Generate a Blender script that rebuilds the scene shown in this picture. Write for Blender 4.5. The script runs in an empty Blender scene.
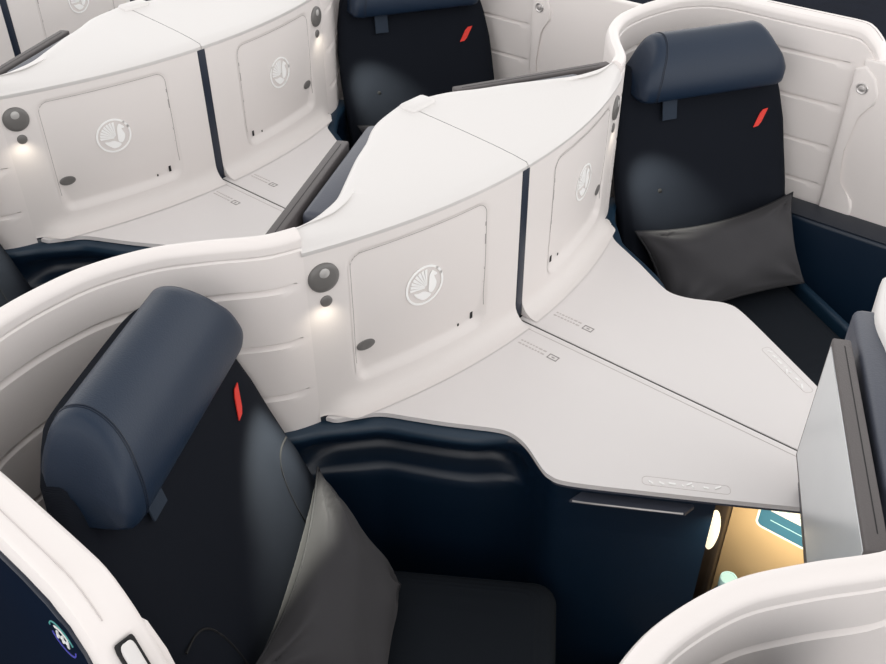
import bpy, bmesh, math, random
from mathutils import Vector, Matrix
C = bpy.context.scene.collection
PITCH = 1.12

# ------------------------------------------------------------------ materials
def new_mat(name, col, rough=.5, spec=.5, bump=0, scale=60, sheen=0, coat=0, kind='noise', emit=None, estr=0, metal=0, var=0):
    m = bpy.data.materials.new(name); m.use_nodes = True
    nt = m.node_tree; b = nt.nodes['Principled BSDF']
    b.inputs['Base Color'].default_value = (*col, 1)
    b.inputs['Roughness'].default_value = rough
    b.inputs['Specular IOR Level'].default_value = spec
    b.inputs['Metallic'].default_value = metal
    if sheen:
        b.inputs['Sheen Weight'].default_value = sheen
        b.inputs['Sheen Roughness'].default_value = .5
    if coat:
        b.inputs['Coat Weight'].default_value = coat
        b.inputs['Coat Roughness'].default_value = .25
    if emit:
        b.inputs['Emission Color'].default_value = (*emit, 1)
        b.inputs['Emission Strength'].default_value = estr
    tc = nt.nodes.new('ShaderNodeTexCoord')
    if kind == 'weave':
        tx = nt.nodes.new('ShaderNodeTexWave'); tx.bands_direction = 'Z'
        tx.inputs['Scale'].default_value = scale; tx.inputs['Distortion'].default_value = .3
        out = tx.outputs['Fac']
    else:
        tx = nt.nodes.new('ShaderNodeTexNoise'); tx.inputs['Scale'].default_value = scale
        tx.inputs['Detail'].default_value = 4
        out = tx.outputs['Fac']
    nt.links.new(tc.outputs['Object'], tx.inputs['Vector'])
    if bump:
        bp = nt.nodes.new('ShaderNodeBump'); bp.inputs['Strength'].default_value = bump
        bp.inputs['Distance'].default_value = .002
        nt.links.new(out, bp.inputs['Height']); nt.links.new(bp.outputs['Normal'], b.inputs['Normal'])
    if var:
        n2 = nt.nodes.new('ShaderNodeTexNoise'); n2.inputs['Scale'].default_value = 9
        nt.links.new(tc.outputs['Object'], n2.inputs['Vector'])
        mx = nt.nodes.new('ShaderNodeMix'); mx.data_type = 'RGBA'
        mx.inputs[6].default_value = (*[c*(1-var) for c in col], 1)
        mx.inputs[7].default_value = (*[min(1, c*(1+var)) for c in col], 1)
        nt.links.new(n2.outputs['Fac'], mx.inputs[0]); nt.links.new(mx.outputs[2], b.inputs['Base Color'])
    return m
M = dict(
    shell=new_mat('shell_white_plastic', (.795,.75,.73), .42, .4, .06, 400),
    hood=new_mat('hood_white_plastic', (.70,.68,.668), .4, .4, .06, 400),
    panel=new_mat('panel_warm_grey', (.765,.725,.705), .45, .4, .06, 400),
    table=new_mat('table_white', (.765,.735,.727), .32, .4, .04, 400),
    trim=new_mat('trim_grey', (.28,.265,.26), .5, .4, .05, 200),
    grey=new_mat('lamp_grey', (.15,.145,.14), .35, .5, .03, 200),
    bezel=new_mat('bezel_grey_fabric', (.105,.095,.095), .6, .4, .25, 500),
    housing=new_mat('housing_blue_grey', (.055,.062,.085), .45, .5, .2, 300),
    pad=new_mat('armrest_navy', (.016,.021,.032), .5, .4, .15, 300),
    screen=new_mat('screen_painted_reflection', (.56,.585,.60), .18, .5, .02, 30, coat=.5, var=.03),  # pale base colour paints in the reflection on the dark glass
    navy=new_mat('navy_leather', (.0075,.0185,.040), .42, .38, .2, 350, var=.06),
    navyseam=new_mat('navy_stitch', (.008,.014,.028), .5, .4, .1, 300),
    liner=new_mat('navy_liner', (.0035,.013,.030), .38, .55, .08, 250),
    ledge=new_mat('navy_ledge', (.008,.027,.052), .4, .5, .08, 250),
    outer=new_mat('navy_gloss_panel', (.004,.009,.022), .25, .5, .02, 100),
    fabric=new_mat('dark_seat_fabric', (.0065,.0085,.0135), .8, .12, .25, 160, kind='weave'),
    cushion=new_mat('dark_seat_cushion', (.0105,.0135,.0185), .8, .14, .25, 160, kind='weave'),
    pillow=new_mat('pillow_grey_cotton', (.046,.045,.049), .8, .2, .3, 25, sheen=.05, var=.12),
    piping=new_mat('pillow_piping', (.022,.022,.025), .7, .3, .2, 200),
    tag=new_mat('navy_tag_fabric', (.022,.033,.052), .8, .3, .3, 400),
    red=new_mat('red_accent', (.72,.035,.022), .5, .4, .1, 300),
    emblem=new_mat('emblem_white', (1,1,.99), .35, .4, .02, 100),
    dark=new_mat('dark_gap', (.012,.012,.013), .6, .3, .02, 100),
    slot=new_mat('navy_divider', (.010,.017,.034), .4, .5, .05, 200),
    line=new_mat('print_grey', (.33,.31,.30), .6, .3, .02, 100),
    faint=new_mat('print_pale', (.57,.525,.515), .6, .3, .02, 100),
    glint=new_mat('painted_glint_white', (.95,.94,.93), .15, .6, .02, 100),  # white colour stands for the glints on the lettering
    groove=new_mat('shell_groove', (.60,.56,.54), .5, .3, .02, 100),
    gold=new_mat('tan_wood', (.52,.375,.21), .5, .4, .05, 60, var=.1),
    brown=new_mat('brown_post', (.035,.026,.020), .3, .5, .05, 100),
    oval=new_mat('warm_lamp', (.9,.85,.7), .3, .4, 0, 10, emit=(1,.86,.62), estr=.9),
    lens=new_mat('lamp_painted_highlight', (.45,.44,.43), .15, .6, .02, 60),
    blue=new_mat('card_blue', (.045,.145,.225), .4, .4, .02, 80),
    paleblue=new_mat('cap_pale_blue', (.42,.68,.74), .35, .4, .03, 100),
    paper=new_mat('card_white', (.88,.85,.78), .5, .3, .02, 100),
    carpet=new_mat('navy_carpet', (.006,.009,.018), .95, .1, .6, 180, var=.3),
    violet=new_mat('emblem_violet', (.10,.10,.55), .3, .5, .02, 60),
    teal=new_mat('emblem_teal', (.12,.45,.42), .3, .5, .02, 60),
    chrome=new_mat('coat_hook_metal', (.62,.60,.59), .3, .5, .02, 100, metal=.6),
)

# ------------------------------------------------------------------ object helpers
ORG = {}
def tagit(o, label, cat, group=None):
    o['label'] = label; o['category'] = cat
    if group: o['group'] = group
def thing(name, label, cat, loc, group=None):
    o = bpy.data.objects.new(name, None); C.objects.link(o)
    o.location = loc; o.empty_display_size = .1
    tagit(o, label, cat, group); ORG[o] = Vector(loc); return o
def finish(bm, name, mat, parent, sharp=35, org=None):
    bmesh.ops.remove_doubles(bm, verts=bm.verts, dist=1e-5)
    bmesh.ops.recalc_face_normals(bm, faces=bm.faces)
    o_ = ORG[parent] if parent is not None else Vector(org or (0,0,0))
    for v in bm.verts: v.co -= o_
    me = bpy.data.meshes.new(name); bm.to_mesh(me); bm.free()
    for p in me.polygons: p.use_smooth = True
    me.set_sharp_from_angle(angle=math.radians(sharp))
    o = bpy.data.objects.new(name, me); C.objects.link(o)
    for m in (mat if isinstance(mat, (list, tuple)) else [mat]): me.materials.append(m)
    if parent is not None: o.parent = parent
    else: o.location = o_
    ORG[o] = o_.copy()
    return o
def S(v, s): return Vector((v[0], v[1]*s, v[2]))
def grid(bm, rows, s=1, cu=False, cv=False, mi=0):
    vs = [[bm.verts.new(S(p, s)) for p in r] for r in rows]
    n, m = len(vs), len(vs[0])
    for i in range(n if cu else n-1):
        for j in range(m if cv else m-1):
            a, b, c_, d = vs[i][j], vs[(i+1)%n][j], vs[(i+1)%n][(j+1)%m], vs[i][(j+1)%m]
            try: f = bm.faces.new((a, b, c_, d)); f.material_index = mi
            except ValueError: pass
    return vs
def cap(bm, loop):
    try: bm.faces.new(loop)
    except ValueError: pass
def prism(bm, outline, ax0, ax1, s=1, bevel=0, seg=2, place=None):
    """outline: 2D loop; place(a,b,h)->3D; extruded from h=ax0 to ax1, bevelled on the ax1 side and sides"""
    place = place or (lambda a, b, h: (a, b, h))
    tmp = bmesh.new()
    lo = [tmp.verts.new((a, b, ax0)) for a, b in outline]; hi = [tmp.verts.new((a, b, ax1)) for a, b in outline]
    n = len(lo)
    tmp.faces.new(hi); tmp.faces.new(lo[::-1])
    for i in range(n): tmp.faces.new((lo[i], lo[(i+1)%n], hi[(i+1)%n], hi[i]))
    if bevel:
        ed = [e for e in tmp.edges if all(abs(v.co.z-ax1) < 1e-7 for v in e.verts)]
        if bevel > 0: ed += [e for e in tmp.edges if all(abs(v.co.z-ax0) < 1e-7 for v in e.verts)]
        bmesh.ops.bevel(tmp, geom=ed, offset=abs(bevel), segments=seg, affect='EDGES', profile=.5)
    merge(bm, tmp, lambda c: S(place(*c), s))
def merge(bm, tmp, f=lambda c: c):
    mp = {v: bm.verts.new(f(v.co)) for v in tmp.verts}
    for fc in tmp.faces:
        try: bm.faces.new([mp[v] for v in fc.verts])
        except ValueError: pass
    tmp.free()
def rbox(bm, lo, hi, bevel=.01, seg=3, f=None, s=1):
    tmp = bmesh.new(); bmesh.ops.create_cube(tmp, size=1)
    for v in tmp.verts:
        for k in range(3): v.co[k] = lo[k] if v.co[k] < 0 else hi[k]
    if bevel: bmesh.ops.bevel(tmp, geom=tmp.edges[:], offset=bevel, segments=seg, affect='EDGES', profile=.5)
    merge(bm, tmp, (lambda c: S(f(c), s)) if f else (lambda c: S(c, s)))
def disc(bm, prof, frame, seg=28, s=1, sx=1, sy=1):
    """lathe: prof = [(r,h)...] about frame=(origin, ex, ey, en)"""
    o, ex, ey, en = [Vector(q) for q in frame]
    rows = []
    for r, h in prof:
        rows.append([o + ex*(r*sx*math.cos(t)) + ey*(r*sy*math.sin(t)) + en*h for t in [2*math.pi*k/seg for k in range(seg)]])
    vs = grid(bm, rows, s, cv=True)
    cap(bm, vs[-1]); cap(bm, vs[0][::-1])
def tube(bm, pts, r, s=1, seg=6, closed=False):
    pts = [Vector(p) for p in pts]; n = len(pts); rows = []
    for i, p in enumerate(pts):
        a = pts[(i-1)%n] if (closed or i) else p; b = pts[(i+1)%n] if (closed or i < n-1) else p
        t = (b-a).normalized(); e = t.orthogonal() if abs(t.z) > .9 else t.cross(Vector((0,0,1)))
        e.normalize(); g = t.cross(e)
        rows.append([p + e*r*math.cos(2*math.pi*k/seg) + g*r*math.sin(2*math.pi*k/seg) for k in range(seg)])
    vs = grid(bm, rows, s, cu=closed, cv=True)
    if not closed: cap(bm, vs[0]); cap(bm, vs[-1])
def catmull(P, n=6, closed=False):
    P = [Vector(p) for p in P]; out = []; N = len(P)
    for i in range(N if closed else N-1):
        g = (lambda k: P[k % N]) if closed else (lambda k: P[max(0, min(N-1, k))])
        p0, p1, p2, p3 = g(i-1), g(i), g(i+1), g(i+2)
        for k in range(n):
            t = k/n
            out.append(.5*((2*p1)+(p2-p0)*t+(2*p0-5*p1+4*p2-p3)*t*t+(3*p1-p0-3*p2+p3)*t**3))
    if not closed: out.append(P[-1])
    return out
def resample(P, n):
    L = [0]
    for a, b in zip(P, P[1:]): L.append(L[-1]+(b-a).length)
    out = []; j = 0
    for k in range(n):
        d = L[-1]*k/(n-1)
        while j < len(L)-2 and L[j+1] < d: j += 1
        t = (d-L[j])/max(1e-9, L[j+1]-L[j]); out.append(P[j].lerp(P[j+1], min(1, t)))
    return out
def lerp(a, b, t): return a+(b-a)*t
def smooth(t): t = max(0, min(1, t)); return t*t*(3-2*t)
def interp(tab, x):
    if x <= tab[0][0]: return tab[0][1]
    for (a, b), (c_, d) in zip(tab, tab[1:]):
        if x <= c_: return lerp(b, d, (x-a)/(c_-a))
    return tab[-1][1]

# all module geometry is given for the right-hand (y>0) half of row 1, s=-1 mirrors it
ARC = lambda y: -.349*y*y-.003
def ARCN(y): return Vector((1, .698*y, 0)).normalized()
def onpanel(y, z, d=0):
    n = ARCN(y); return Vector((ARC(y), y, z)) + n*d
ZT, ZB = 1.068, .665
YE = .553

# ---- shell ----------------------------------------------------------------
OUT = resample(catmull([(-.143,.541,0),(-.166,.597,0),(-.230,.675,0),(-.286,.757,0),(-.320,.86,0),(-.324,.95,0),(-.313,1.04,0),
                        (-.283,1.14,0),(-.225,1.22,0),(-.15,1.262,0),(-.05,1.275,0),(.1,1.275,0),(.22,1.275,0)], 10), 72)
OUT += [Vector((x,1.275,0)) for x in (.25,.265,.28,.295,.31,.322,.34,.36,.39,.42,.46,.50)]
ENDZ = [(.245,1.1135),(.265,1.109),(.28,1.101),(.295,1.089),(.31,1.074),(.322,1.057),(.34,1.025),(.36,.98),(.39,.91),(.42,.84),(.5,.65)]
def shell_norm(i):
    a = OUT[max(0,i-1)]; b = OUT[min(len(OUT)-1,i+1)]; t = (b-a).normalized()
    return Vector((t.y, -t.x, 0))       # towards the seat
def build_shell(s, parent):
    bm = bmesh.new(); rows = []
    gz = (1.005,.877,.748,.623)
    L = [0]
    for a, b in zip(OUT, OUT[1:]): L.append(L[-1]+(b-a).length)
    for i, p in enumerate(OUT):
        n = shell_norm(i)
        zt = interp(ENDZ, p.x) if i > 60 else 1.1135
        th = lerp(.036, .068, smooth((i-36)/25)); lo_ = 1-.9*(1-smooth((i-36)/10))
        fade = smooth((L[i]-.02)/.02)*(1 - smooth((p.x-.235)/.02) if i > 50 else 1)
        g = .0085*fade
        pr = [(0,.03),(0,.55),(0,1.085),(.002,1.100),(.007,1.110),(.014,1.1135),(th*.6,1.113),(th-.008,1.1105),(th-.003,1.106),(th,1.099),(th,1.096),(th,1.0835),(th-.0025,1.0805),(th-.0025,1.0785),(th,1.0755),(th,1.066)]
        for q in gz:
            pr += [(th,q+.020),(th,q+.0055),(th-g,q+.0030),(th-g,q-.0015),(th,q-.0100),(th,q-.022)]
        pr += [(th,.598),(th*lo_,.585),(th*lo_,.03)]
        row = []
        for d, z in pr:
            lim = zt-(1.1135-z) if z > 1.04 else min(z, zt-.075)
            q = p+n*d; row.append((q.x, q.y, max(.03, lim)))
        rows.append(row)
    vs = grid(bm, rows, s, cv=True)
    cap(bm, vs[0]); cap(bm, vs[-1])
    return finish(bm, 'wall_shell', M['shell'], parent, 32)
PY = 1.205      # inner face of the aisle side
def build_shell_parts(s, sh):
    # raised contour plate with coat hook on the inside of the aisle end
    bm = bmesh.new()
    pts = [(.272,.50),(.272,1.0),(.30,1.015),(.335,.985),(.352,.945),(.352,.915),(.335,.898),(.316,.882),(.309,.865),(.303,.76),(.304,.68),(.311,.655),(.345,.628),(.364,.61),(.370,.585),(.372,.50)]
    prism(bm, pts, 0, .014, s, bevel=-.007, seg=3, place=lambda a,b,h: (a, PY+.002-h, b))
    ct = finish(bm, 'contour_plate', M['shell'], sh, 40)
    bm = bmesh.new()
    fr = ((.306,PY-.012,.952),(1,0,0),(0,0,1),(0,-1,0))
    disc(bm, [(.017,0),(.017,.003),(.0145,.005),(.012,.003),(.009,.003),(.008,.006),(.004,.007),(0.001,.007)], fr, 24, s)
    hk = finish(bm, 'coat_hook', M['chrome'], sh, 40)
    bm = bmesh.new()
    pts = [(-.14,.08),(-.14,1.06),(-.10,1.088),(.20,1.092),(.250,1.089),(.286,1.073),(.311,1.045),(.326,1.0),(.350,.93),(.40,.78),(.45,.66),(.45,.08)]
    prism(bm, pts, 0, .006, s, bevel=-.003, place=lambda a,b,h: (a, 1.274+h, b))
    op = finish(bm, 'outer_panel', M['outer'], sh, 40); op['label'] = 'glossy navy outer panel'
    return op
def build_shell_badge(s, op, sh):
    y = 1.280; cx, cz, r = .262, 1.032, .027
    pl = lambda a,b,h: (cx+a*r, y+h, cz+b*r)
    bm = bmesh.new()
    for k in range(10):
        pass
    def arcband(bm, r0, r1, t0, t1, h=.001, n=18):
        pts = [(r1*math.cos(t0+(t1-t0)*k/n), r1*math.sin(t0+(t1-t0)*k/n)) for k in range(n+1)]
        pts += [(r0*math.cos(t1-(t1-t0)*k/n), r0*math.sin(t1-(t1-t0)*k/n)) for k in range(n+1)]
        prism(bm, pts, 0, h, s, place=pl)
    arcband(bm, .93, 1.0, .3, 2.9); b1 = finish(bm, 'badge_arc', M['teal'], op)
    bm = bmesh.new(); arcband(bm, .93, 1.0, 3.4, 6.1); finish(bm, 'badge_arc', M['violet'], op)
    bm = bmesh.new()
    arcband(bm, .60, .74, .6, 2.3)
    for x in (-.42, .02, .44):
        prism(bm, [(x-.16,-.34),(x-.02,-.34),(x+.16,.30),(x+.02,.30)], 0, .0012, s, place=pl)
    prism(bm, [(-.45,-.05),(.45,-.12),(.45,-.02),(-.45,.05)], 0, .0012, s, place=pl)
    finish(bm, 'badge_mark', M['emblem'], op)
    # latch lever at the front end of the rim
    sl = lambda c: Vector((c.x, c.y, c.z-(c.x-.336)*1.6))
    bm = bmesh.new(); rbox(bm, (.330,1.227,1.030),(.385,1.253,1.0435), .003, 2, sl, s)
    finish(bm, 'latch_recess', M['dark'], sh)
    bm = bmesh.new(); rbox(bm, (.335,1.231,1.034),(.41,1.249,1.052), .005, 3, sl, s)
    finish(bm, 'latch_lever', M['hood'], sh)
def build_rim_seam(s, sh):
    bm = bmesh.new()
    tube(bm, [(x,1.247,1.1137) for x in (-.04,.05,.15,.24)]+[(.262,1.247,1.1105),(.28,1.247,1.1018),(.295,1.247,1.0898),(.31,1.247,1.0748)], .0009, s, 5)
    finish(bm, 'rim_seam', M['faint'], sh)

# ---- cabinet ---------------------------------------------------------------
REAR = catmull([(-.375,0,0),(-.345,.112,0),(-.297,.19,0),(-.258,.262,0),(-.205,.345,0),(-.165,.410,0),(-.146,.470,0),(-.141,.505,0),(-.143,.543,0)], 8)
def rear_at(t):
    n = len(REAR)-1; f = t*n; i = min(n-1, int(f)); return REAR[i].lerp(REAR[i+1], f-i)
DR = (.122, .468, .716, 1.036)   # door y0,y1,z0,z1
def rrect(y0,y1,z0,z1,r,n=6):
    out = []
    for cx, cz, a0 in ((y1-r,z1-r,0),(y0+r,z1-r,90),(y0+r,z0+r,180),(y1-r,z0+r,270)):
        for k in range(n+1):
            a = math.radians(a0+90*k/n); out.append((cx+r*math.cos(a), cz+r*math.sin(a)))
    return out
def sdrr(y, z, y0, y1, z0, z1, r):
    qx = abs(y-(y0+y1)/2)-(y1-y0)/2+r; qz = abs(z-(z0+z1)/2)-(z1-z0)/2+r
    return math.hypot(max(qx,0),max(qz,0))+min(max(qx,qz),0)-r
def door_depth(y, z):
    d = sdrr(y, z, *DR, .030)       # <0 inside
    w = .35+.65*smooth((.90-z)/.14)  # recess grows towards the lower edge
    lowr = smooth((.80-z)/.07); return -(.009+.006*lowr)*w*smooth((-d+.004)/lerp(.012,.030,lowr))
def build_cabinet(s, parent):
    bm = bmesh.new(); rows = []
    ys = [.013+(YE-.013)*k/70 for k in range(71)]
    R = .046
    for y in ys:
        r = []
        for k in range(7):      # fillet onto the side table
            a = math.radians(90*k/6); d = R*(1-math.sin(a))*(1-.92*smooth((y-.485)/.06)); z = ZB+.0015+R*(1-math.cos(a)); r.append(tuple(onpanel(y, z, d)))
        for k in range(1, 56):
            z = lerp(ZB+.0015+R, ZT, k/55); r.append(tuple(onpanel(y, z, door_depth(y,z)-.0018*smooth((-sdrr(y,z,*DR,.030)-.002)/.008))))
        rows.append(r)
    grid(bm, rows, s)
    # side walls and back so that the cabinet is a closed body
    back = []
    for k, y in enumerate(ys):
        q = rear_at((y-.013)/(YE-.013)); q = q+Vector((.012,.0,0))
        back.append([(q.x, max(q.y,.013), .667),(q.x, max(q.y,.013), 1.07)])
    grid(bm, back, s)
    for e in (0, -1):
        y = ys[e]; b = back[e]
        grid(bm, [[rows[e][k] for k in range(0, len(rows[e]))], [ (b[0][0], b[0][1], rows[e][k][2]) for k in range(len(rows[e]))]], s)
    body = finish(bm, 'cabinet_panel', M['panel'], parent, 40)
    # hood
    bm = bmesh.new(); rows = []
    N = 44
    for k in range(N+1):
        t = k/N; y = lerp(.0008, YE+.002, t)
        f = Vector((ARC(y), y, 0)); q = rear_at(t); q = Vector((q.x, max(q.y,.0008), 0)); d = (q-f); Ld = d.length
        n = ARCN(y)
        r = [tuple(f+n*-.004+Vector((0,0,1.055))), tuple(f+n*.003+Vector((0,0,1.064))), tuple(f+n*.004+Vector((0,0,1.071))), tuple(f-n*.001+Vector((0,0,1.0775)))]
        for u, z in ((.10,1.0835),(.25,1.090),(.45,1.0965),(.65,1.102),(.80,1.106)):
            wz = lerp(z, min(1.108, z+.008), smooth((t-.75)/.25)); r.append(tuple(f+d*u+Vector((0,0,wz))))
        ed = min(.03, Ld*.3)
        dn = d.normalized()
        for off, z in ((ed,1.109),(.014,1.1095),(.006,1.106),(.001,1.099),(0,1.085),(.002,1.0)):
            r.append(tuple(f+d-dn*off+Vector((0,0,z))))
        r.append(tuple(f+d-dn*.01+Vector((0,0,.70))))
        rows.append(r)
    vs = grid(bm, rows, s)
    hood = finish(bm, 'hood', M['hood'], parent, 45)
    # door line, button, emblem
    bm = bmesh.new()
    ol = rrect(DR[0]+.004, DR[1]-.004, DR[2]+.004, DR[3]-.004, .027, 8)
    dense = []
    for a, b in zip(ol, ol[1:]+ol[:1]):
        m = max(1, int(math.hypot(a[0]-b[0], a[1]-b[1])/.02))
        for k in range(m): dense.append((lerp(a[0],b[0],k/m), lerp(a[1],b[1],k/m)))
    keep = [k for k in range(len(dense)) if dense[k][1] > .752]
    brk = next(k for k in keep if k-1 not in keep and k > 0)      # start where the open lower lip ends
    op = [dense[(brk+k) % len(dense)] for k in range(len(dense)) if dense[(brk+k) % len(dense)][1] > .752]
    tube(bm, [onpanel(y, z, door_depth(y,z)+.0003) for y, z in op], .0009, s, 5)
    frame_line = finish(bm, 'door_seam', M['line'], parent, 60)
    bm = bmesh.new()
    # the door itself: dished leaf following the arc, with a scooped lower lip
    n_ = 64; vv = {}
    for i in range(n_+1):
        y = lerp(DR[0]-.001, DR[1]+.001, i/n_)
        for k in range(n_+1):
            z = lerp(DR[2]-.001, DR[3]+.001, k/n_)
            if sdrr(y, z, *DR, .030) < .0022: vv[i,k] = bm.verts.new(S(onpanel(y, z, door_depth(y,z)+.0006), s))
    for i in range(n_):
        for k in range(n_):
            q = [vv.get(c) for c in ((i,k),(i+1,k),(i+1,k+1),(i,k+1))]
            if all(q): bm.faces.new(q)
    door = finish(bm, 'cabinet_door', M['panel'], parent, 40)
    bm = bmesh.new()
    by, bz = .440, .806
    n = ARCN(by); ey = Vector((-n.y, n.x, 0)); p = onpanel(by, bz, door_depth(by,bz)+.001)
    disc(bm, [(1,0),(1,.0015),(.9,.0025),(.3,.002),(.02,.002)], (p, ey, (0,0,1), n), 24, s, .0215, .0125)
    bt = finish(bm, 'push_button', M['grey'], door, 40); bt['label'] = 'oval grey push button'
    # charging socket and pin hole, hinge slits
    bm = bmesh.new()
    for (yy, zz, w, h) in ((.157,.750,.0035,.0085),(.197,.742,.002,.003)):
        nn = ARCN(yy); e2 = Vector((-nn.y,nn.x,0)); pp = onpanel(yy,zz,door_depth(yy,zz)+.001)
        tmp = [(-w,-h),(w,-h),(w,h),(-w,h)]
        prism(bm, tmp, 0, .0015, s, place=lambda a,b,h_: tuple(pp+e2*a+Vector((0,0,b))+nn*h_))
        finish(bm, 'socket', M['dark'], door, 40); bm = bmesh.new()
    for z0, z1 in ((.975,.985),(.93,.955),(.865,.90),(.83,.85)):
        yy = DR[0]+.006; nn = ARCN(yy); e2 = Vector((-nn.y,nn.x,0))
        pp = onpanel(yy,z0,door_depth(yy,z0)-.0004)
        prism(bm, [(-.0010,0),(.0010,0),(.0010,z1-z0),(-.0010,z1-z0)], 0, .0015, s, place=lambda a,b,h_: tuple(pp+e2*a+Vector((0,0,b))+nn*h_))
        finish(bm, 'hinge_slit', M['line'], door, 40); bm = bmesh.new()
    bm.free()
    # winged emblem (not mirrored: a runs towards +y on both halves)
    ce, cz, rr = .298, .899, .0475
    def pl(a, b, h):
        y = s*ce+a*rr; ya = abs(y); z = cz+b*rr
        q = onpanel(ya, z, door_depth(ya, z)+.0016+h); return (q.x, q.y*(1 if y > 0 else -1), q.z)
    bm = bmesh.new(); n_ = 48
    ro = [(math.cos(2*math.pi*k/n_), math.sin(2*math.pi*k/n_)) for k in range(n_)]
    for k in range(n_):
        a, b = ro[k], ro[(k+1)%n_]
        prism(bm, [(a[0]*.90,a[1]*.90),(a[0],a[1]),(b[0],b[1]),(b[0]*.90,b[1]*.90)], 0, .0012, 1, place=pl)
    px, py = .10, -.16
    for i in range(8):      # feathers fanned from the shoulder
        a0 = math.radians(88+11.2*i); a1 = a0+math.radians(8.6)
        def reach(a):       # stop just inside the ring
            b_ = px*math.cos(a)+py*math.sin(a); return -b_+math.sqrt(b_*b_-(px*px+py*py)+.80**2)
        prism(bm, [(px+.13*math.cos(a0),py+.13*math.sin(a0)),(px+reach(a0)*math.cos(a0),py+reach(a0)*math.sin(a0)),(px+(reach(a1)-.03)*math.cos(a1),py+(reach(a1)-.03)*math.sin(a1)),(px+.13*math.cos(a1),py+.13*math.sin(a1))], 0, .0012, 1, place=pl)
    head = catmull([(.20,-.10,0),(.22,.16,0),(.26,.42,0),(.40,.62,0),(.52,.54,0),(.66,.40,0),(.60,.32,0),(.50,.34,0),(.56,.14,0),(.62,-.08,0),(.54,-.34,0),(.36,-.50,0),(.20,-.38,0)], 4, True)
    prism(bm, [(p.x,p.y) for p in head], 0, .0012, 1, place=pl)
    tail = catmull([(-.58,-.26,0),(-.36,-.30,0),(-.10,-.30,0),(.12,-.40,0),(.32,-.58,0),(.16,-.72,0),(-.12,-.74,0),(-.34,-.58,0),(-.48,-.44,0)], 4, True)
    prism(bm, [(p.x,p.y) for p in tail], 0, .0012, 1, place=pl)
    em = finish(bm, 'winged_emblem', M['emblem'], door, 40); em['label'] = 'white ring with a winged seahorse'
    # reading lamp with its small swivel dot
    ly, lz = .518, 1.004; n = ARCN(ly); ey = Vector((-n.y,n.x,0)); p = onpanel(ly,lz,.0)
    bm = bmesh.new()
    disc(bm, [(.0318,-.004),(.0318,.003),(.0295,.006),(.022,.008),(.001,.009)], (p, ey, (0,0,1), n), 36, s)
    lamp = finish(bm, 'reading_lamp', M['grey'], parent, 40); lamp['label'] = 'round grey reading lamp'
    bm = bmesh.new()
    disc(bm, [(.011,.004),(.0105,.0085),(.007,.0105),(.001,.011)], (p+Vector((0,0,.013)), ey, (0,0,1), n), 24, s)  # pale bead on the lamp face stands for its highlight
    finish(bm, 'lens', M['lens'], lamp, 40)
    bm = bmesh.new(); p2 = onpanel(.517,.949,0)
    disc(bm, [(.0125,-.003),(.0125,.002),(.010,.004),(.001,.004)], (p2, ey, (0,0,1), n), 24, s)
    finish(bm, 'lamp_switch', M['grey'], parent, 40)
    # corner mounting pad behind which the next passenger's monitor stows
    a = Vector((-.372,.055,0)); b = Vector((-.196,.410,0)); t = (b-a).normalized(); nn = Vector((-t.y,t.x,0))
    if nn.x > 0: nn = -nn
    bm = bmesh.new()
    def f(c): q = a+t*c.x+nn*c.y; return Vector((q.x,q.y,c.z))
    rbox(bm, (.03,-.050,.669),(.455,.030,1.088), .014, 3, f, s)
    hp = finish(bm, 'rear_pad', M['housing'], parent, 40); hp['label'] = 'blue grey padded rear face'
    return body

def build_ridge(parent):
    bm = bmesh.new()
    rbox(bm, (-.362,-.018,1.085),(-.312,.066,1.117), .010, 3)
    finish(bm, 'ridge_cap', M['hood'], parent, 40)

# ---- side table --------------------------------------------------------------
EDGE = catmull([(-.100,.545,0),(-.078,.535,0),(-.058,.507,0),(-.022,.462,0),(.04,.428,0),(.10,.397,0),(.16,.362,0),(.196,.342,0),(.222,.333,0),(.25,.335,0),(.282,.346,0),(.335,.374,0),(.358,.380,0),(.382,.377,0),(.43,.352,0),(.53,.291,0),(.64,.223,0),(.74,.160,0),(.80,.122,0)], 5)
def build_table(s, parent):
    ol = [(ARC(y)+.002, y) for y in [.0012+(.538-.0012)*k/16 for k in range(17)]]
    ol += [(p.x, p.y) for p in EDGE] + [(.80,.0012)]
    bm = bmesh.new()
    prism(bm, ol, ZB-.0115, ZB, s, bevel=-.0042, seg=3)
    top = finish(bm, 'table_top', M['table'], parent, 30)
    # grey edging under the front edge
    bm = bmesh.new(); rows = []
    for i, p in enumerate(EDGE):
        if p.x < .36: continue
        a = EDGE[max(0,i-1)]; b = EDGE[min(len(EDGE)-1,i+1)]; t = (b-a).normalized(); n = Vector((-t.y,t.x,0)); n = n if n.y > 0 else -n
        rows.append([tuple(p-n*.006+Vector((0,0,.6535))), tuple(p-n*.002+Vector((0,0,.6535))), tuple(p-n*.002+Vector((0,0,.646))), tuple(p-n*.02+Vector((0,0,.646))), tuple(p-n*.02+Vector((0,0,.6535)))])
    vs = grid(bm, rows, s, cv=True); cap(bm, vs[0]); cap(bm, vs[-1])
    finish(bm, 'edge_strip', M['housing'], parent, 30)
    # seam line parallel to the split
    if s < 0:
        bm = bmesh.new()
        rbox(bm, (.035,.0185,ZB-.001),(.735,.0198,ZB+.0006), 0, 1, None, s)
        finish(bm, 'seam_line', M['faint'], top, 30)
    return top
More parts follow.
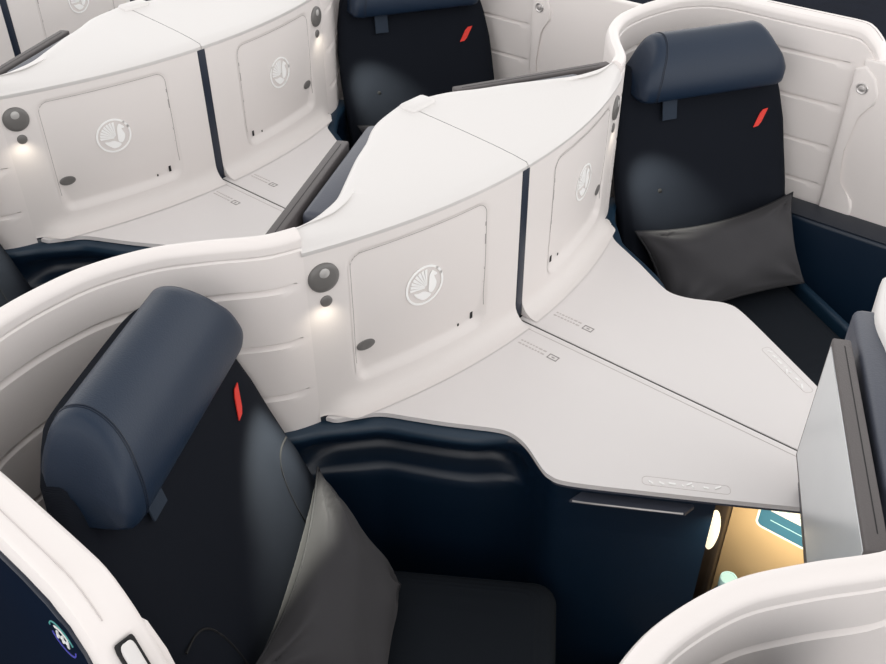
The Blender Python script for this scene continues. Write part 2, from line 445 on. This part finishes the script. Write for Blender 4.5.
def build_table_marks(s, top):
    # handset symbol with a caption line, printed near the split
    z = ZB; bm = bmesh.new()
    cx, cy = .150, .072
    d = Vector((.86,.51*s,0)); e = Vector((-.51*s,.86,0)) if s > 0 else Vector((.51,.86,0))
    X = Vector((1,0,0)); Y = Vector((0,1,0))
    def pl(a, b, h): q = Vector((cx, cy*s, z))+X*a+Y*b; return (q.x, q.y, z+h)
    w, h, t = .013, .0085, .0022
    for r_ in (((-w,-h),(w,-h),(w,-h+t),(-w,-h+t)), ((-w,h-t),(w,h-t),(w,h),(-w,h)), ((-w,-h),(-w+t,-h),(-w+t,h),(-w,h)), ((w-t,-h),(w,-h),(w,h),(w-t,h)), ((-.004,-.0012),(.004,-.0012),(.004,.0012),(-.004,.0012))):
        prism(bm, r_, 0, .0008, 1, place=pl)
    finish(bm, 'handset_symbol', M['line'], top)
    bm = bmesh.new()
    random.seed(4)
    for row in range(2):
        x = -.095
        while x < -.03:
            w = random.uniform(.004,.010)
            prism(bm, [(x,.006-row*.012),(x+w,.006-row*.012),(x+w,.010-row*.012),(x,.010-row*.012)], 0, .0006, 1, place=pl)
            x += w+.003
    finish(bm, 'caption_print', M['faint'], top)
    # embossed strokes along the front edge, their glints painted in as white
    A = Vector((.505,.272*s,0)); B = Vector((.640,.192*s,0))
    t = (B-A).normalized(); n = Vector((-t.y,t.x,0)); Lq = (B-A).length
    def pe(a, b, h): q = A+t*a+n*b; return (q.x, q.y, ZB+h)
    bm = bmesh.new()
    for a, l, tw in ((.008,.009,.5),(.028,.010,.35),(.046,.014,.05),(.071,.004,.3),(.080,.011,-.6),(.090,.004,.2),(.112,.010,.1),(.134,.012,-.6)):
        sgn = s
        pts = [(a, -.0035), (a+l, -.0035+tw*.012*sgn), (a+l, .001+tw*.012*sgn), (a, .001)]
        prism(bm, pts, -.001, .0016, 1, place=pe)
    finish(bm, 'embossed_strokes', M['glint'], top)
    bm = bmesh.new()
    tube(bm, [pe(*p, -.0001) for p in rrect(-.004, Lq+.006, -.012, .011, .009, 5)], .0006, 1, 5, True)
    finish(bm, 'embossed_outline', M['faint'], top)

# ---- navy seat surround ----------------------------------------------------
def build_surround(s, parent):
    path = [Vector((-.150,.690,0)), Vector((-.118,.625,0)), Vector((-.088,.575,0))]
    for i, p in enumerate(EDGE):
        if p.x < -.045 or p.x > .64: continue
        a = EDGE[max(0,i-1)]; b = EDGE[min(len(EDGE)-1,i+1)]; t = (b-a).normalized(); n = Vector((-t.y,t.x,0)); n = n if n.y > 0 else -n
        o = lerp(.026, -.016, smooth((p.x-.14)/.16)); path.append(p+n*o)
    path = resample(path, 60)
    rows = []
    for i, p in enumerate(path):
        a = path[max(0,i-1)]; b = path[min(59,i+1)]; t = (b-a).normalized(); n = Vector((-t.y,t.x,0)); n = n if (n.y > 0) else -n
        w = smooth((i-3)/7)*(1-smooth((p.x-.20)/.08))
        r = []
        for d, z in ((-.05,.650),(-.012,.650),(-.003,.647),(0,.634),(-.002,.615),(-.030*w,.600),(-.052*w,.585),(-.060*w,.568),(-.058*w,.552),(-.045*w,.541),(-.020*w,.535),(-.005*w,.530),(0,.522),(.002,.50),(.004,.30),(.004,.04)):
            q = p+n*d; r.append((q.x,q.y,z))
        rows.append(r)
    bm = bmesh.new(); grid(bm, rows, s)
    cw = finish(bm, 'inner_liner', M['liner'], parent, 60)
    # blue ledge beside the table
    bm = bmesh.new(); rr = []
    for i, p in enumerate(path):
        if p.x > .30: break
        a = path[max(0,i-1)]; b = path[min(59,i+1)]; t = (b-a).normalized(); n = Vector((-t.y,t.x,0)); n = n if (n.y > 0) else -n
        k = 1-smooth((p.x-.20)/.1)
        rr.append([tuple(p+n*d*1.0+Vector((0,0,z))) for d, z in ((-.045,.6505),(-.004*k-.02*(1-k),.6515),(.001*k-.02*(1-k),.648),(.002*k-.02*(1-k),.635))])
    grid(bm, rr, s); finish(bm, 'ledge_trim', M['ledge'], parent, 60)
    # aisle-side armrest
    bm = bmesh.new()
    rbox(bm, (-.02,1.095,.04),(.95,1.201,.560), .014, 3, None, s)
    finish(bm, 'armrest', M['liner'], parent, 40)
    a = math.radians(34); ax = Vector((math.cos(a), -math.sin(a), 0)); ay = Vector((math.sin(a), math.cos(a), 0)); c0 = Vector((.130,.790,0))
    bm = bmesh.new()
    def fr(c): q = c0+ay*c.x+ax*c.y; return Vector((q.x,q.y,c.z))
    rbox(bm, (.298,-.03,.03),(.328,.50,.385), .010, 3, fr, s)
    finish(bm, 'lower_rail', M['ledge'], parent, 40)
    bm = bmesh.new()
    rbox(bm, (-.01,1.100,.559),(.94,1.1985,.5635), .002, 2, None, s)
    finish(bm, 'armrest_pad', M['pad'], parent, 40)

# ---- seat --------------------------------------------------------------------
A30 = math.radians(30)
def seatf(s, U, N, z):
    O = Vector((-.04,.925*s,0)); n = Vector((math.cos(A30), -math.sin(A30)*s, 0)); u = Vector((math.sin(A30)*s, math.cos(A30), 0))
    return O+u*U+n*N+Vector((0,0,z))
BN = lambda z: .032+(.843-z)*.36
def build_seat(s, seat, lift=0, button=True):
    F = lambda U,N,z: seatf(s,U,N,z)
    inner = 1 if s < 0 else -1       # sign of U that points to the cabin's middle
    # backrest
    rows = []
    zs = [.30,.36,.42,.5,.58,.66,.74,.82,.90,.97,1.01,1.04,1.055]
    for z in zs:
        hw = interp([(.3,.27),(.5,.283),(.8,.285),(.95,.262),(1.02,.225),(1.06,.16)], z)
        r = []
        for k in range(48):
            t = 2*math.pi*k/48; c_, s_ = math.cos(t), math.sin(t)
            U = hw*math.copysign(abs(c_)**.35, c_); q = math.copysign(abs(s_)**.6, s_)
            f = BN(z)-.036
            lum = .018*math.exp(-((z-.62)/.12)**2)*math.exp(-(U/.15)**2)
            bol = .016*smooth((abs(U)-.15)/.07)*smooth((.72-z)/.08)*(1 if abs(U) < hw-.015 else .4)
            d = f+.036*q + ((lum+bol) if q > .3 else 0)
            r.append(tuple(F(U, d, z)))
        rows.append(r)
    bm = bmesh.new(); vs = grid(bm, rows, 1, cv=True); cap(bm, vs[0]); cap(bm, vs[-1])
    back = finish(bm, 'backrest', M['fabric'], seat, 80)
    # piping lines that edge the side bolsters
    for sg in (-1, 1):
        if s > 0: break
        bm = bmesh.new()
        pts = [(.250,.700),(.215,.698),(.188,.68),(.172,.64),(.165,.58),(.168,.50)]
        cv = catmull([(sg*a, BN(b)+.004, b) for a, b in pts], 5)
        tube(bm, [F(p.x, p.y+.003, p.z) for p in cv], .0022, 1, 6)
        finish(bm, 'bolster_piping', M['dark'], back, 60)
    # red accent and button
    bm = bmesh.new()
    def pb(a, b, h): z = .843+b; return tuple(F(.183+a, BN(z)+.002+h, z))
    pts = [(-.026,-.023),(-.009,-.021),(.002,-.012),(.026,.023),(.009,.021),(-.002,.012)]
    prism(bm, pts, 0, .002, 1, place=pb)
    acc = finish(bm, 'red_accent', M['red'], back); acc['label'] = 'small red slanted stripe'
    if button:
        bm = bmesh.new(); n = (F(0,1,0)-F(0,0,0)); ex = (F(1,0,0)-F(0,0,0))
        p = F(-.163, BN(.691)+.004, .691)
        disc(bm, [(.007,-.004),(.007,.002),(.003,.004),(.001,.004)], (p, ex, (0,0,1), n), 16)
        finish(bm, 'back_button', M['dark'], back)
    # headrest: soft roll
    prof = catmull([(.036,.942,0),(.050,.955,0),(.053,.985,0),(.046,1.022,0),(.030,1.058,0),(.002,1.090,0),(-.035,1.106,0),(-.072,1.095,0),(-.090,1.05,0),(-.088,.99,0),(-.06,.945,0),(-.01,.935,0)], 4, True)
    rows = []; n_ = 36; cN, cZ = -.02, 1.02
    for k in range(n_+1):
        t = -1+2*k/n_
        e = max(0, (abs(t)-.84)/.16); sc = math.sqrt(max(0, 1-e*e))*.22+.78 if abs(t) < .9999 else .76
        r = []
        for p in prof:
            zz = p.y+lift
            hw = interp([(.93,.235),(.98,.233),(1.03,.218),(1.08,.192),(1.12,.172)], p.y)
            r.append(tuple(F(t*hw, cN+(p.x-cN)*sc, cZ+lift+(p.y-cZ)*sc)))
        rows.append(r)
    bm = bmesh.new(); vs = grid(bm, rows, 1, cv=True)
    for e in (0,-1):
        c = sum((v.co for v in vs[e]), Vector())/len(vs[e]); w = bm.verts.new(c+(F(1,0,0)-F(0,0,0))*(.004 if e else -.004))
        m = len(vs[e])
        for j in range(m): bm.faces.new((vs[e][j], vs[e][(j+1)%m], w))
    head = finish(bm, 'headrest', M['navy'], seat, 80)
    for t in (-.80,):
        for dt in (0, .022):
            bm = bmesh.new()
            tt = t+math.copysign(dt, t)
            loop = []
            for p in prof:
                hw = interp([(.93,.235),(.98,.233),(1.03,.218),(1.08,.192),(1.12,.172)], p.y)
                loop.append(F(tt*hw, cN+(p.x-cN)*1.003, cZ+lift+(p.y-cZ)*1.003))
            tube(bm, loop, .0014 if dt == 0 else .0011, 1, 5, True)
            finish(bm, 'headrest_stitch', M['navyseam'], head, 60)
    # tag hanging under the headrest
    bm = bmesh.new()
    rbox(bm, (-.148,-.002,.880),(-.102,.003,.955), .0015, 2, lambda c: F(c.x, BN(c.z)+.008+c.y+.012*smooth((c.z-.9)/.06), c.z+lift*.6))
    finish(bm, 'headrest_tag', M['tag'], head, 40)
    # cushion (its axis turns a little towards the middle)
    a = math.radians(34); ax = Vector((math.cos(a), -math.sin(a)*s, 0)); ay = Vector((math.sin(a), math.cos(a)*s, 0))
    c0 = Vector((.130,.790*s,0))
    bm = bmesh.new()
    ol = rrect(-.20,.292,-.06,.455,.045,6)   # (width, length)
    rows = []
    def ring(sc, z): 
        out = []
        for w, l in ol:
            cw, cl = .046, .20; w2 = cw+(w-cw)*sc[0]; l2 = cl+(l-cl)*sc[1]
            q = c0+ay*w2+ax*l2; out.append((q.x,q.y,z))
        return out
    for sc, z in (((.97,.97),.235),((1,1),.25),((1.0,1.0),.335),((.985,.985),.352),((.95,.95),.363),((.8,.8),.369),((.5,.5),.373),((.1,.1),.375)):
        rows.append(ring(sc, z))
    vs = grid(bm, rows, 1, cv=True); cap(bm, vs[0]); cap(bm, vs[-1])
    finish(bm, 'seat_cushion', M['cushion'], seat, 60)
    bm = bmesh.new()
    def ff(c): q = c0+ay*c.x+ax*c.y; return Vector((q.x,q.y,c.z))
    rbox(bm, (-.16,-.10,.0),(.24,.38,.236), .012, 2, ff)
    finish(bm, 'seat_base', M['dark'], seat, 40)

def build_pillow(s, pil, corners, th=.075, seed=1):
    """corners: (U,N,z) top-left, top-right, bottom-right, bottom-left as seen by a viewer"""
    F = lambda q: seatf(s,*q)
    c = [F(q) for q in corners]
    nn = (c[1]-c[0]).cross(c[3]-c[0]).normalized()
    n0 = F((0,1,0))-F((0,0,0))
    if nn.dot(n0) < 0: nn = -nn
    rnd = random.Random(seed); ph = [rnd.uniform(0,6) for _ in range(8)]
    def P(a, b, side):
        pin = .10
        a2 = a*(1-pin*(1-a*a)*0 - .11*(1-b*b)*abs(a)**2); b2 = b*(1-(.12+(.12 if b < 0 else 0))*(1-a*a)*abs(b)**2)
        u, v = (a2+1)/2, (b2+1)/2
        q = c[0].lerp(c[1],u).lerp(c[3].lerp(c[2],u), v)
        h = th*((1-abs(a)**2.6)*(1-abs(b)**2.6))**.55
        wr = .006*math.sin(5*a+3*b+ph[0])*math.sin(4*b-2*a+ph[1]) + .004*math.sin(11*a-7*b+ph[2])*(abs(a)+abs(b))/2
        # creases that run in from the corners
        for k,(ca,cb) in enumerate(((-1,-1),(1,-1),(1,1),(-1,1))):
            dx, dy = a-ca, b-cb; rr = math.hypot(dx,dy); an = math.atan2(dy,dx)
            wr += .014*math.exp(-(rr/.6)**2)*min(1,rr*4)*math.sin(10*an+ph[3+k])
        edge = min(1, (1-max(abs(a),abs(b)))*5)
        return q+nn*side*(h+wr*edge*(1 if side > 0 else .3))
    n_ = 44; bm = bmesh.new()
    for side in (1,-1):
        grid(bm, [[P(-1+2*i/n_, -1+2*j/n_, side) for j in range(n_+1)] for i in range(n_+1)])
    body = finish(bm, 'pillow_cover', M['pillow'], pil, 80)
    bm = bmesh.new()
    loop = [P(-1+2*k/16,-1,0.0) for k in range(16)]+[P(1,-1+2*k/16,0.) for k in range(16)]+[P(1-2*k/16,1,0.) for k in range(16)]+[P(-1,1-2*k/16,0.) for k in range(16)]
    tube(bm, loop, .0030, 1, 6, True)
    finish(bm, 'piping', M['piping'], pil, 80)

# ---- monitor stowed on the back of the cabinet ahead (given for the cabinet of row 1) ----
def build_monitor(s, mon):
    a = Vector((-.380,.199,0)); t = Vector((.452,.892,0)).normalized(); nn = Vector((-t.y,t.x,0)); nn = nn if nn.x < 0 else -nn
    def f(c): q = a+t*c.x+nn*c.y; return Vector((q.x,q.y,c.z))
    bm = bmesh.new()
    rbox(bm, (0,-.030,.828),(.442,-.001,1.087), .004, 3, f, s)
    body = finish(bm, 'monitor_body', M['bezel'], mon, 40)
    bm = bmesh.new()
    rbox(bm, (.012,-.0015,.842),(.434,.0004,1.078), .0008, 1, f, s)
    sc = finish(bm, 'screen', M['screen'], body, 40); sc['label'] = 'glossy screen with painted pale reflection'
    bm = bmesh.new()
    rbox(bm, (.02,-.0185,1.0863),(.41,-.0172,1.0875), 0, 1, f, s)
    finish(bm, 'bezel_seam', M['dark'], body, 40)
    bm = bmesh.new()
    rbox(bm, (.08,-.048,.90),(.22,-.029,1.02), .004, 2, f, s)
    finish(bm, 'mount_arm', M['dark'], mon, 40)

# ------------------------------------------------------------------ assemble rows
def copy_tree(o, dx, label=None, group=None):
    def rec(q, par):
        c = q.copy(); C.objects.link(c); ORG[c] = ORG[q]
        if par is not None: c.parent = par
        for ch in list(q.children): rec(ch, c)
        return c
    r = rec(o, None); r.location = o.location+Vector((dx,0,0))
    if label: r['label'] = label
    return r
ROW = {0:'at the lower right corner of the photo', 1:'in the front row', 2:'in the second row', 3:'in the rear row at the top left'}
SIDE = {-1:'left', 1:'right'}
groups = {}
def name_side(s): return 'left' if s < 0 else 'right'

for s in (-1, 1):
    sd = name_side(s)
    # shells
    sh = thing('seat_shell', f'curved white privacy shell wrapped around the {sd} seat in the front row', 'partition', (-.05,1.0*s,0), 'white seat shells')
    build_shell(s, sh); op = build_shell_parts(s, sh)
    build_rim_seam(s, sh)
    if s < 0: build_shell_badge(s, op, sh)
    copy_tree(sh, -PITCH, f'curved white privacy shell around the {sd} seat in the second row')
    if s < 0: copy_tree(sh, PITCH, 'white shell with curved rim crossing the lower right corner')
    # cabinets
    cb = thing('storage_cabinet', f'white upright cabinet with winged emblem door beside the {sd} seat in the front row', 'cabinet', (-.15,.26*s,.64), 'white storage cabinets')
    build_cabinet(s, cb)
    copy_tree(cb, -PITCH, f'white cabinet with winged emblem door beside the {sd} seat in the second row')
    copy_tree(cb, -2*PITCH, f'farthest white cabinet, {sd} one, behind the second row cabinets at top left')
    if s < 0: copy_tree(cb, PITCH, 'white cabinet with blue grey padded back, behind the monitor at the right edge')
    # tables
    tb = thing('side_table', f'white side table of the {sd} seat in the front row, running to a pointed end', 'table', (.2,.2*s,.64), 'white side tables')
    top = build_table(s, tb); build_table_marks(s, top)
    if s < 0:
        bm = bmesh.new(); rbox(bm, (.0,-.0013,ZB-.010),(.80,.0013,ZB-.0015), 0); finish(bm, 'joint_strip', M['dark'], tb)
    copy_tree(tb, -PITCH, f'white side table of the {sd} seat in the second row')
    # surrounds
    su = thing('seat_surround', f'dark navy liner and armrest enclosing the {sd} seat in the front row', 'seat surround', (.2,.8*s,.0), 'navy seat surrounds')
    build_surround(s, su)
    copy_tree(su, -PITCH, f'dark navy liner and armrest enclosing the {sd} seat in the second row')
    # seats
    st = thing('cabin_seat', ('dark reclined cabin seat with navy headrest, largest one at the lower left' if s < 0 else 'dark cabin seat with navy headrest in the front row, at the upper right'), 'seat', (-.04,.925*s,0), 'cabin seats')
    build_seat(s, st, .0, s > 0)
    copy_tree(st, -PITCH, ('cabin seat cut off by the left edge, in the second row' if s < 0 else 'dark cabin seat in the second row, at the top middle behind the white hood'))
    if s < 0: copy_tree(st, PITCH, 'seat inside the shell at the lower right corner, only its headrest top peeking in')
    # monitors: those of row 2 hang on the cabinets of row 1
    mo = thing('monitor', f'grey edged monitor stowed behind the front row {sd} cabinet, seen from above', 'monitor', (-.28,.36*s,.83), 'stowed monitors')
    build_monitor(s, mo)
    copy_tree(mo, -PITCH, f'grey monitor edge behind the second row {sd} cabinet, at the upper left')
    if s < 0: copy_tree(mo, PITCH, 'upright monitor with painted pale reflection on its screen and grey bezel at the right edge')

# sliding doors closing the right-hand suites
dr = thing('sliding_door', 'plain pale grey sliding door leaf beyond the coat hook at the right edge', 'door', (.55,1.21,0), 'sliding doors')
bm = bmesh.new(); rbox(bm, (.29,1.198,.04),(.775,1.226,1.032), .006, 3); leaf = finish(bm, 'door_leaf', M['shell'], dr, 40)
bm = bmesh.new(); rbox(bm, (.70,1.194,.86),(.73,1.1985,.98), .003, 2); finish(bm, 'door_pull', M['trim'], leaf, 40)
copy_tree(dr, -PITCH, 'plain pale grey sliding door leaf behind the front row hood, top middle')

# ridge caps between the two hoods: each a small joining block
rc = thing('ridge_cap', 'small white joining block on top of the front row hoods', 'cap', (-.345,0,1.09), 'hood joining blocks'); build_ridge(rc)
copy_tree(rc, -PITCH, 'small white joining block on top of the second row hoods')
# retracted dividers in the slot between the two cabinets
bm = bmesh.new()
rbox(bm, (-.05,-.0125,.667),(-.0015,.0125,1.062), .002, 2)
dv = finish(bm, 'privacy_divider', M['slot'], None, 40, org=(-.02,0,.667)); tagit(dv, 'dark navy upright divider strip between the front row emblem cabinets', 'divider', 'retracted dividers')
for k, lb in ((1,'dark navy upright divider strip between the second row emblem cabinets'),(2,'dark navy upright divider strip at the top left corner')):
    d = dv.copy(); C.objects.link(d); d.location.x -= k*PITCH; d['label'] = lb
# pillows
pl = thing('pillow', 'grey pillow leaning on the lower left seat, one corner pointing up', 'pillow', tuple(seatf(-1,.0,.25,.39)), 'grey pillows')
build_pillow(-1, pl, ((-.22,.165,.60),(.262,.145,.612),(.158,.335,.41),(-.22,.365,.40)), .075, 3)
pr = thing('pillow', 'grey pillow leaning on the front row seat at the upper right', 'pillow', tuple(seatf(1,.0,.25,.39)), 'grey pillows')
build_pillow(1, pr, ((-.262,.145,.605),(.285,.130,.625),(.268,.290,.40),(-.24,.33,.40)), .085, 8)

copy_tree(pr, -PITCH, 'grey pillow low on the second row right seat, nearly hidden by the white hood')

# tray table stowed under the left table of row 1
tt = thing('tray_table', 'slim grey tray table stowed under the front edge of the left side table', 'tray table', (.48,-.30,.60))
def edge_pt(x, off):
    best = min(range(len(EDGE)), key=lambda i: abs(EDGE[i].x-x)); p = EDGE[best]
    return Vector((x, interp([(q.x,q.y) for q in EDGE if q.x > .38], x)+off, 0))
bm = bmesh.new()
ol = [(edge_pt(x, .010).x, edge_pt(x, .010).y) for x in (.405,.44,.48,.52,.56,.595)] + [(.600,.235),(.57,.20),(.42,.28)]
prism(bm, ol, .618, .6265, -1, bevel=-.003)
tb_ = finish(bm, 'tray_leaf', M['housing'], tt, 40)
bm = bmesh.new()
pts = [edge_pt(x, .0105)+Vector((0,0,.6235)) for x in (.41,.44,.48,.52,.56,.592)]
tube(bm, pts, .0022, -1, 6); finish(bm, 'tray_rim', M['chrome'], tb_, 60)

# footwell under the cabinet ahead of the left seat
fw = thing('footwell', 'warmly lit tan footwell compartment under the white side table', 'footwell', (.75,-.12,0))
bm = bmesh.new(); rbox(bm, (.632,-.10,.09),(1.05,-.082,.632), .003, 2); gp = finish(bm, 'back_panel', M['gold'], fw, 40)
bm = bmesh.new(); rbox(bm, (.585,-.46,.0),(1.05,-.078,.135), .004, 2); finish(bm, 'floor_panel', M['brown'], fw, 40)
bm = bmesh.new(); rbox(bm, (.578,-.128,.09),(.6315,-.080,.628), .010, 4); ps = finish(bm, 'post', M['brown'], fw, 40); ps['label'] = 'dark brown post with oval light'
bm = bmesh.new()
disc(bm, [(1,-.002),(1,.0012),(.9,.002),(.02,.002)], ((.612,-.128,.474),(1,0,0),(0,0,1),(0,-1,0)), 28, 1, .0150, .060)
finish(bm, 'oval_light', M['oval'], ps, 40)
# literature card on the back panel
cd = thing('safety_card', 'blue card with white rounded border standing in the lit footwell', 'card', (.78,-.104,.53))
pc = lambda a,b,h: (a, -.1015-h, b)
bm = bmesh.new(); prism(bm, rrect(.684,.90,.524,.625,.014), 0, .002, 1, place=pc); cs = finish(bm, 'card_sheet', M['paper'], cd, 40)
bm = bmesh.new(); prism(bm, rrect(.689,.896,.530,.580,.011), .002, .0028, 1, place=pc); finish(bm, 'blue_field', M['blue'], cs, 40)
bm = bmesh.new()
for k, z in enumerate((.588,.596)):
    prism(bm, [(.70,z),(.89,z),(.89,z+.0035),(.70,z+.0035)], .002, .0026, 1, place=pc)
prism(bm, [(.712,.556),(.88,.556),(.88,.5578),(.712,.5578)], .0028, .0032, 1, place=pc)
finish(bm, 'printed_lines', M['paleblue'], cs, 40)
# bottle with pale blue cap
bo = thing('water_bottle', 'bottle with pale blue cap standing in the footwell corner', 'bottle', (.680,-.160,.135))
o = (.672,-.155,.09); o = (.680,-.160,.135); fr = (o,(1,0,0),(0,1,0),(0,0,1))
bm = bmesh.new(); disc(bm, [(.026,0),(.028,.004),(.028,.19),(.024,.215),(.016,.232),(.016,.242)], fr, 28); finish(bm, 'bottle_body', M['blue'], bo, 40)
bm = bmesh.new(); disc(bm, [(.0185,.2415),(.0185,.266),(.0175,.2685),(.014,.2685),(.013,.2675),(.001,.2675)], fr, 28); finish(bm, 'cap', M['paleblue'], bo, 40)

# floor
bm = bmesh.new()
vs = [bm.verts.new(p) for p in ((-9,-6,0),(6,-6,0),(6,9,0),(-9,9,0))]; bm.faces.new(vs)
fl = finish(bm, 'floor', M['carpet'], None); fl['kind'] = 'structure'

# ------------------------------------------------------------------ light
def area(name, loc, size, power, rot=(0,0,0), col=(1,1,1)):
    l = bpy.data.lights.new(name, 'AREA'); l.shape = 'RECTANGLE'; l.size, l.size_y = size; l.energy = power; l.color = col
    o = bpy.data.objects.new(name, l); C.objects.link(o); o.location = loc; o.rotation_euler = rot; return o
area('ceiling_light', (-.3,1.9,2.75), (7,.5), 12, (math.radians(-15),0,0), (1,.985,.97))
area('ceiling_light', (-.3,-2.1,2.75), (7,.5), 10, (math.radians(25),0,0), (1,.985,.97))
area('ceiling_light', (-.3,0,2.85), (7,1.0), 6, (0,0,0), (1,.985,.97))
def spot(loc, tgt, power, ang, col=(1,.93,.82), r=.01, blend=.8):
    l = bpy.data.lights.new('reading_light', 'SPOT'); l.energy = power; l.spot_size = math.radians(ang); l.spot_blend = blend; l.color = col; l.shadow_soft_size = r
    o = bpy.data.objects.new('reading_light', l); C.objects.link(o); o.location = loc
    o.rotation_euler = (Vector(tgt)-Vector(loc)).to_track_quat('-Z','Y').to_euler()
for row in (0, 1):
    for s in (-1, 1):
        dx = -PITCH*row
        p = onpanel(.518, 1.004, .03); inn = 1 if s < 0 else -1
        q = seatf(s, inn*.16, .11, .69)
        spot((p.x+dx, p.y*s, p.z), (q.x+dx, q.y, q.z), (58 if s < 0 and row == 0 else 34), 37, (1,.99,.84), .01, 1)
        p = onpanel(.520, .940, .040); q = onpanel(.532, .86, -.02)
        spot((p.x+dx, p.y*s, p.z), (q.x+dx, q.y*s, q.z), .10, 130, (1,.9,.74), .006, 1)
area('footwell_light', (.75,-.22,.60), (.2,.08), .75, (math.radians(25),0,0), (1,.86,.62))
w = bpy.data.worlds.new('cabin'); bpy.context.scene.world = w; w.use_nodes = True
nt = w.node_tree; bg = nt.nodes['Background']
tc = nt.nodes.new('ShaderNodeTexCoord'); sx = nt.nodes.new('ShaderNodeSeparateXYZ'); rp = nt.nodes.new('ShaderNodeValToRGB')
nt.links.new(tc.outputs['Generated'], sx.inputs[0]); nt.links.new(sx.outputs[2], rp.inputs[0]); nt.links.new(rp.outputs[0], bg.inputs[0])
rp.color_ramp.elements[0].position = .15; rp.color_ramp.elements[0].color = (1,.985,.975,1)
rp.color_ramp.elements[1].position = .75; rp.color_ramp.elements[1].color = (.36,.355,.352,1)
bg.inputs[1].default_value = 2.06

# ------------------------------------------------------------------ camera
cam = bpy.data.cameras.new('camera'); co = bpy.data.objects.new('camera', cam); C.objects.link(co)
cam.sensor_width = 36; cam.lens = 924.64/886*36; cam.clip_start = .02
r = Vector((.762,.648,-.002)); f = Vector((-.519,.608,-.6)).normalized()
r = (r-f*r.dot(f)).normalized(); u = r.cross(f)
m = Matrix((r, u, -f)).transposed().to_4x4(); m.translation = Vector((1.029,-1.487,1.975)); co.matrix_world = m
sc = bpy.context.scene; sc.camera = co
sc.view_settings.view_transform = 'Standard'; sc.view_settings.look = 'None'; sc.view_settings.exposure = 0; sc.view_settings.gamma = 1
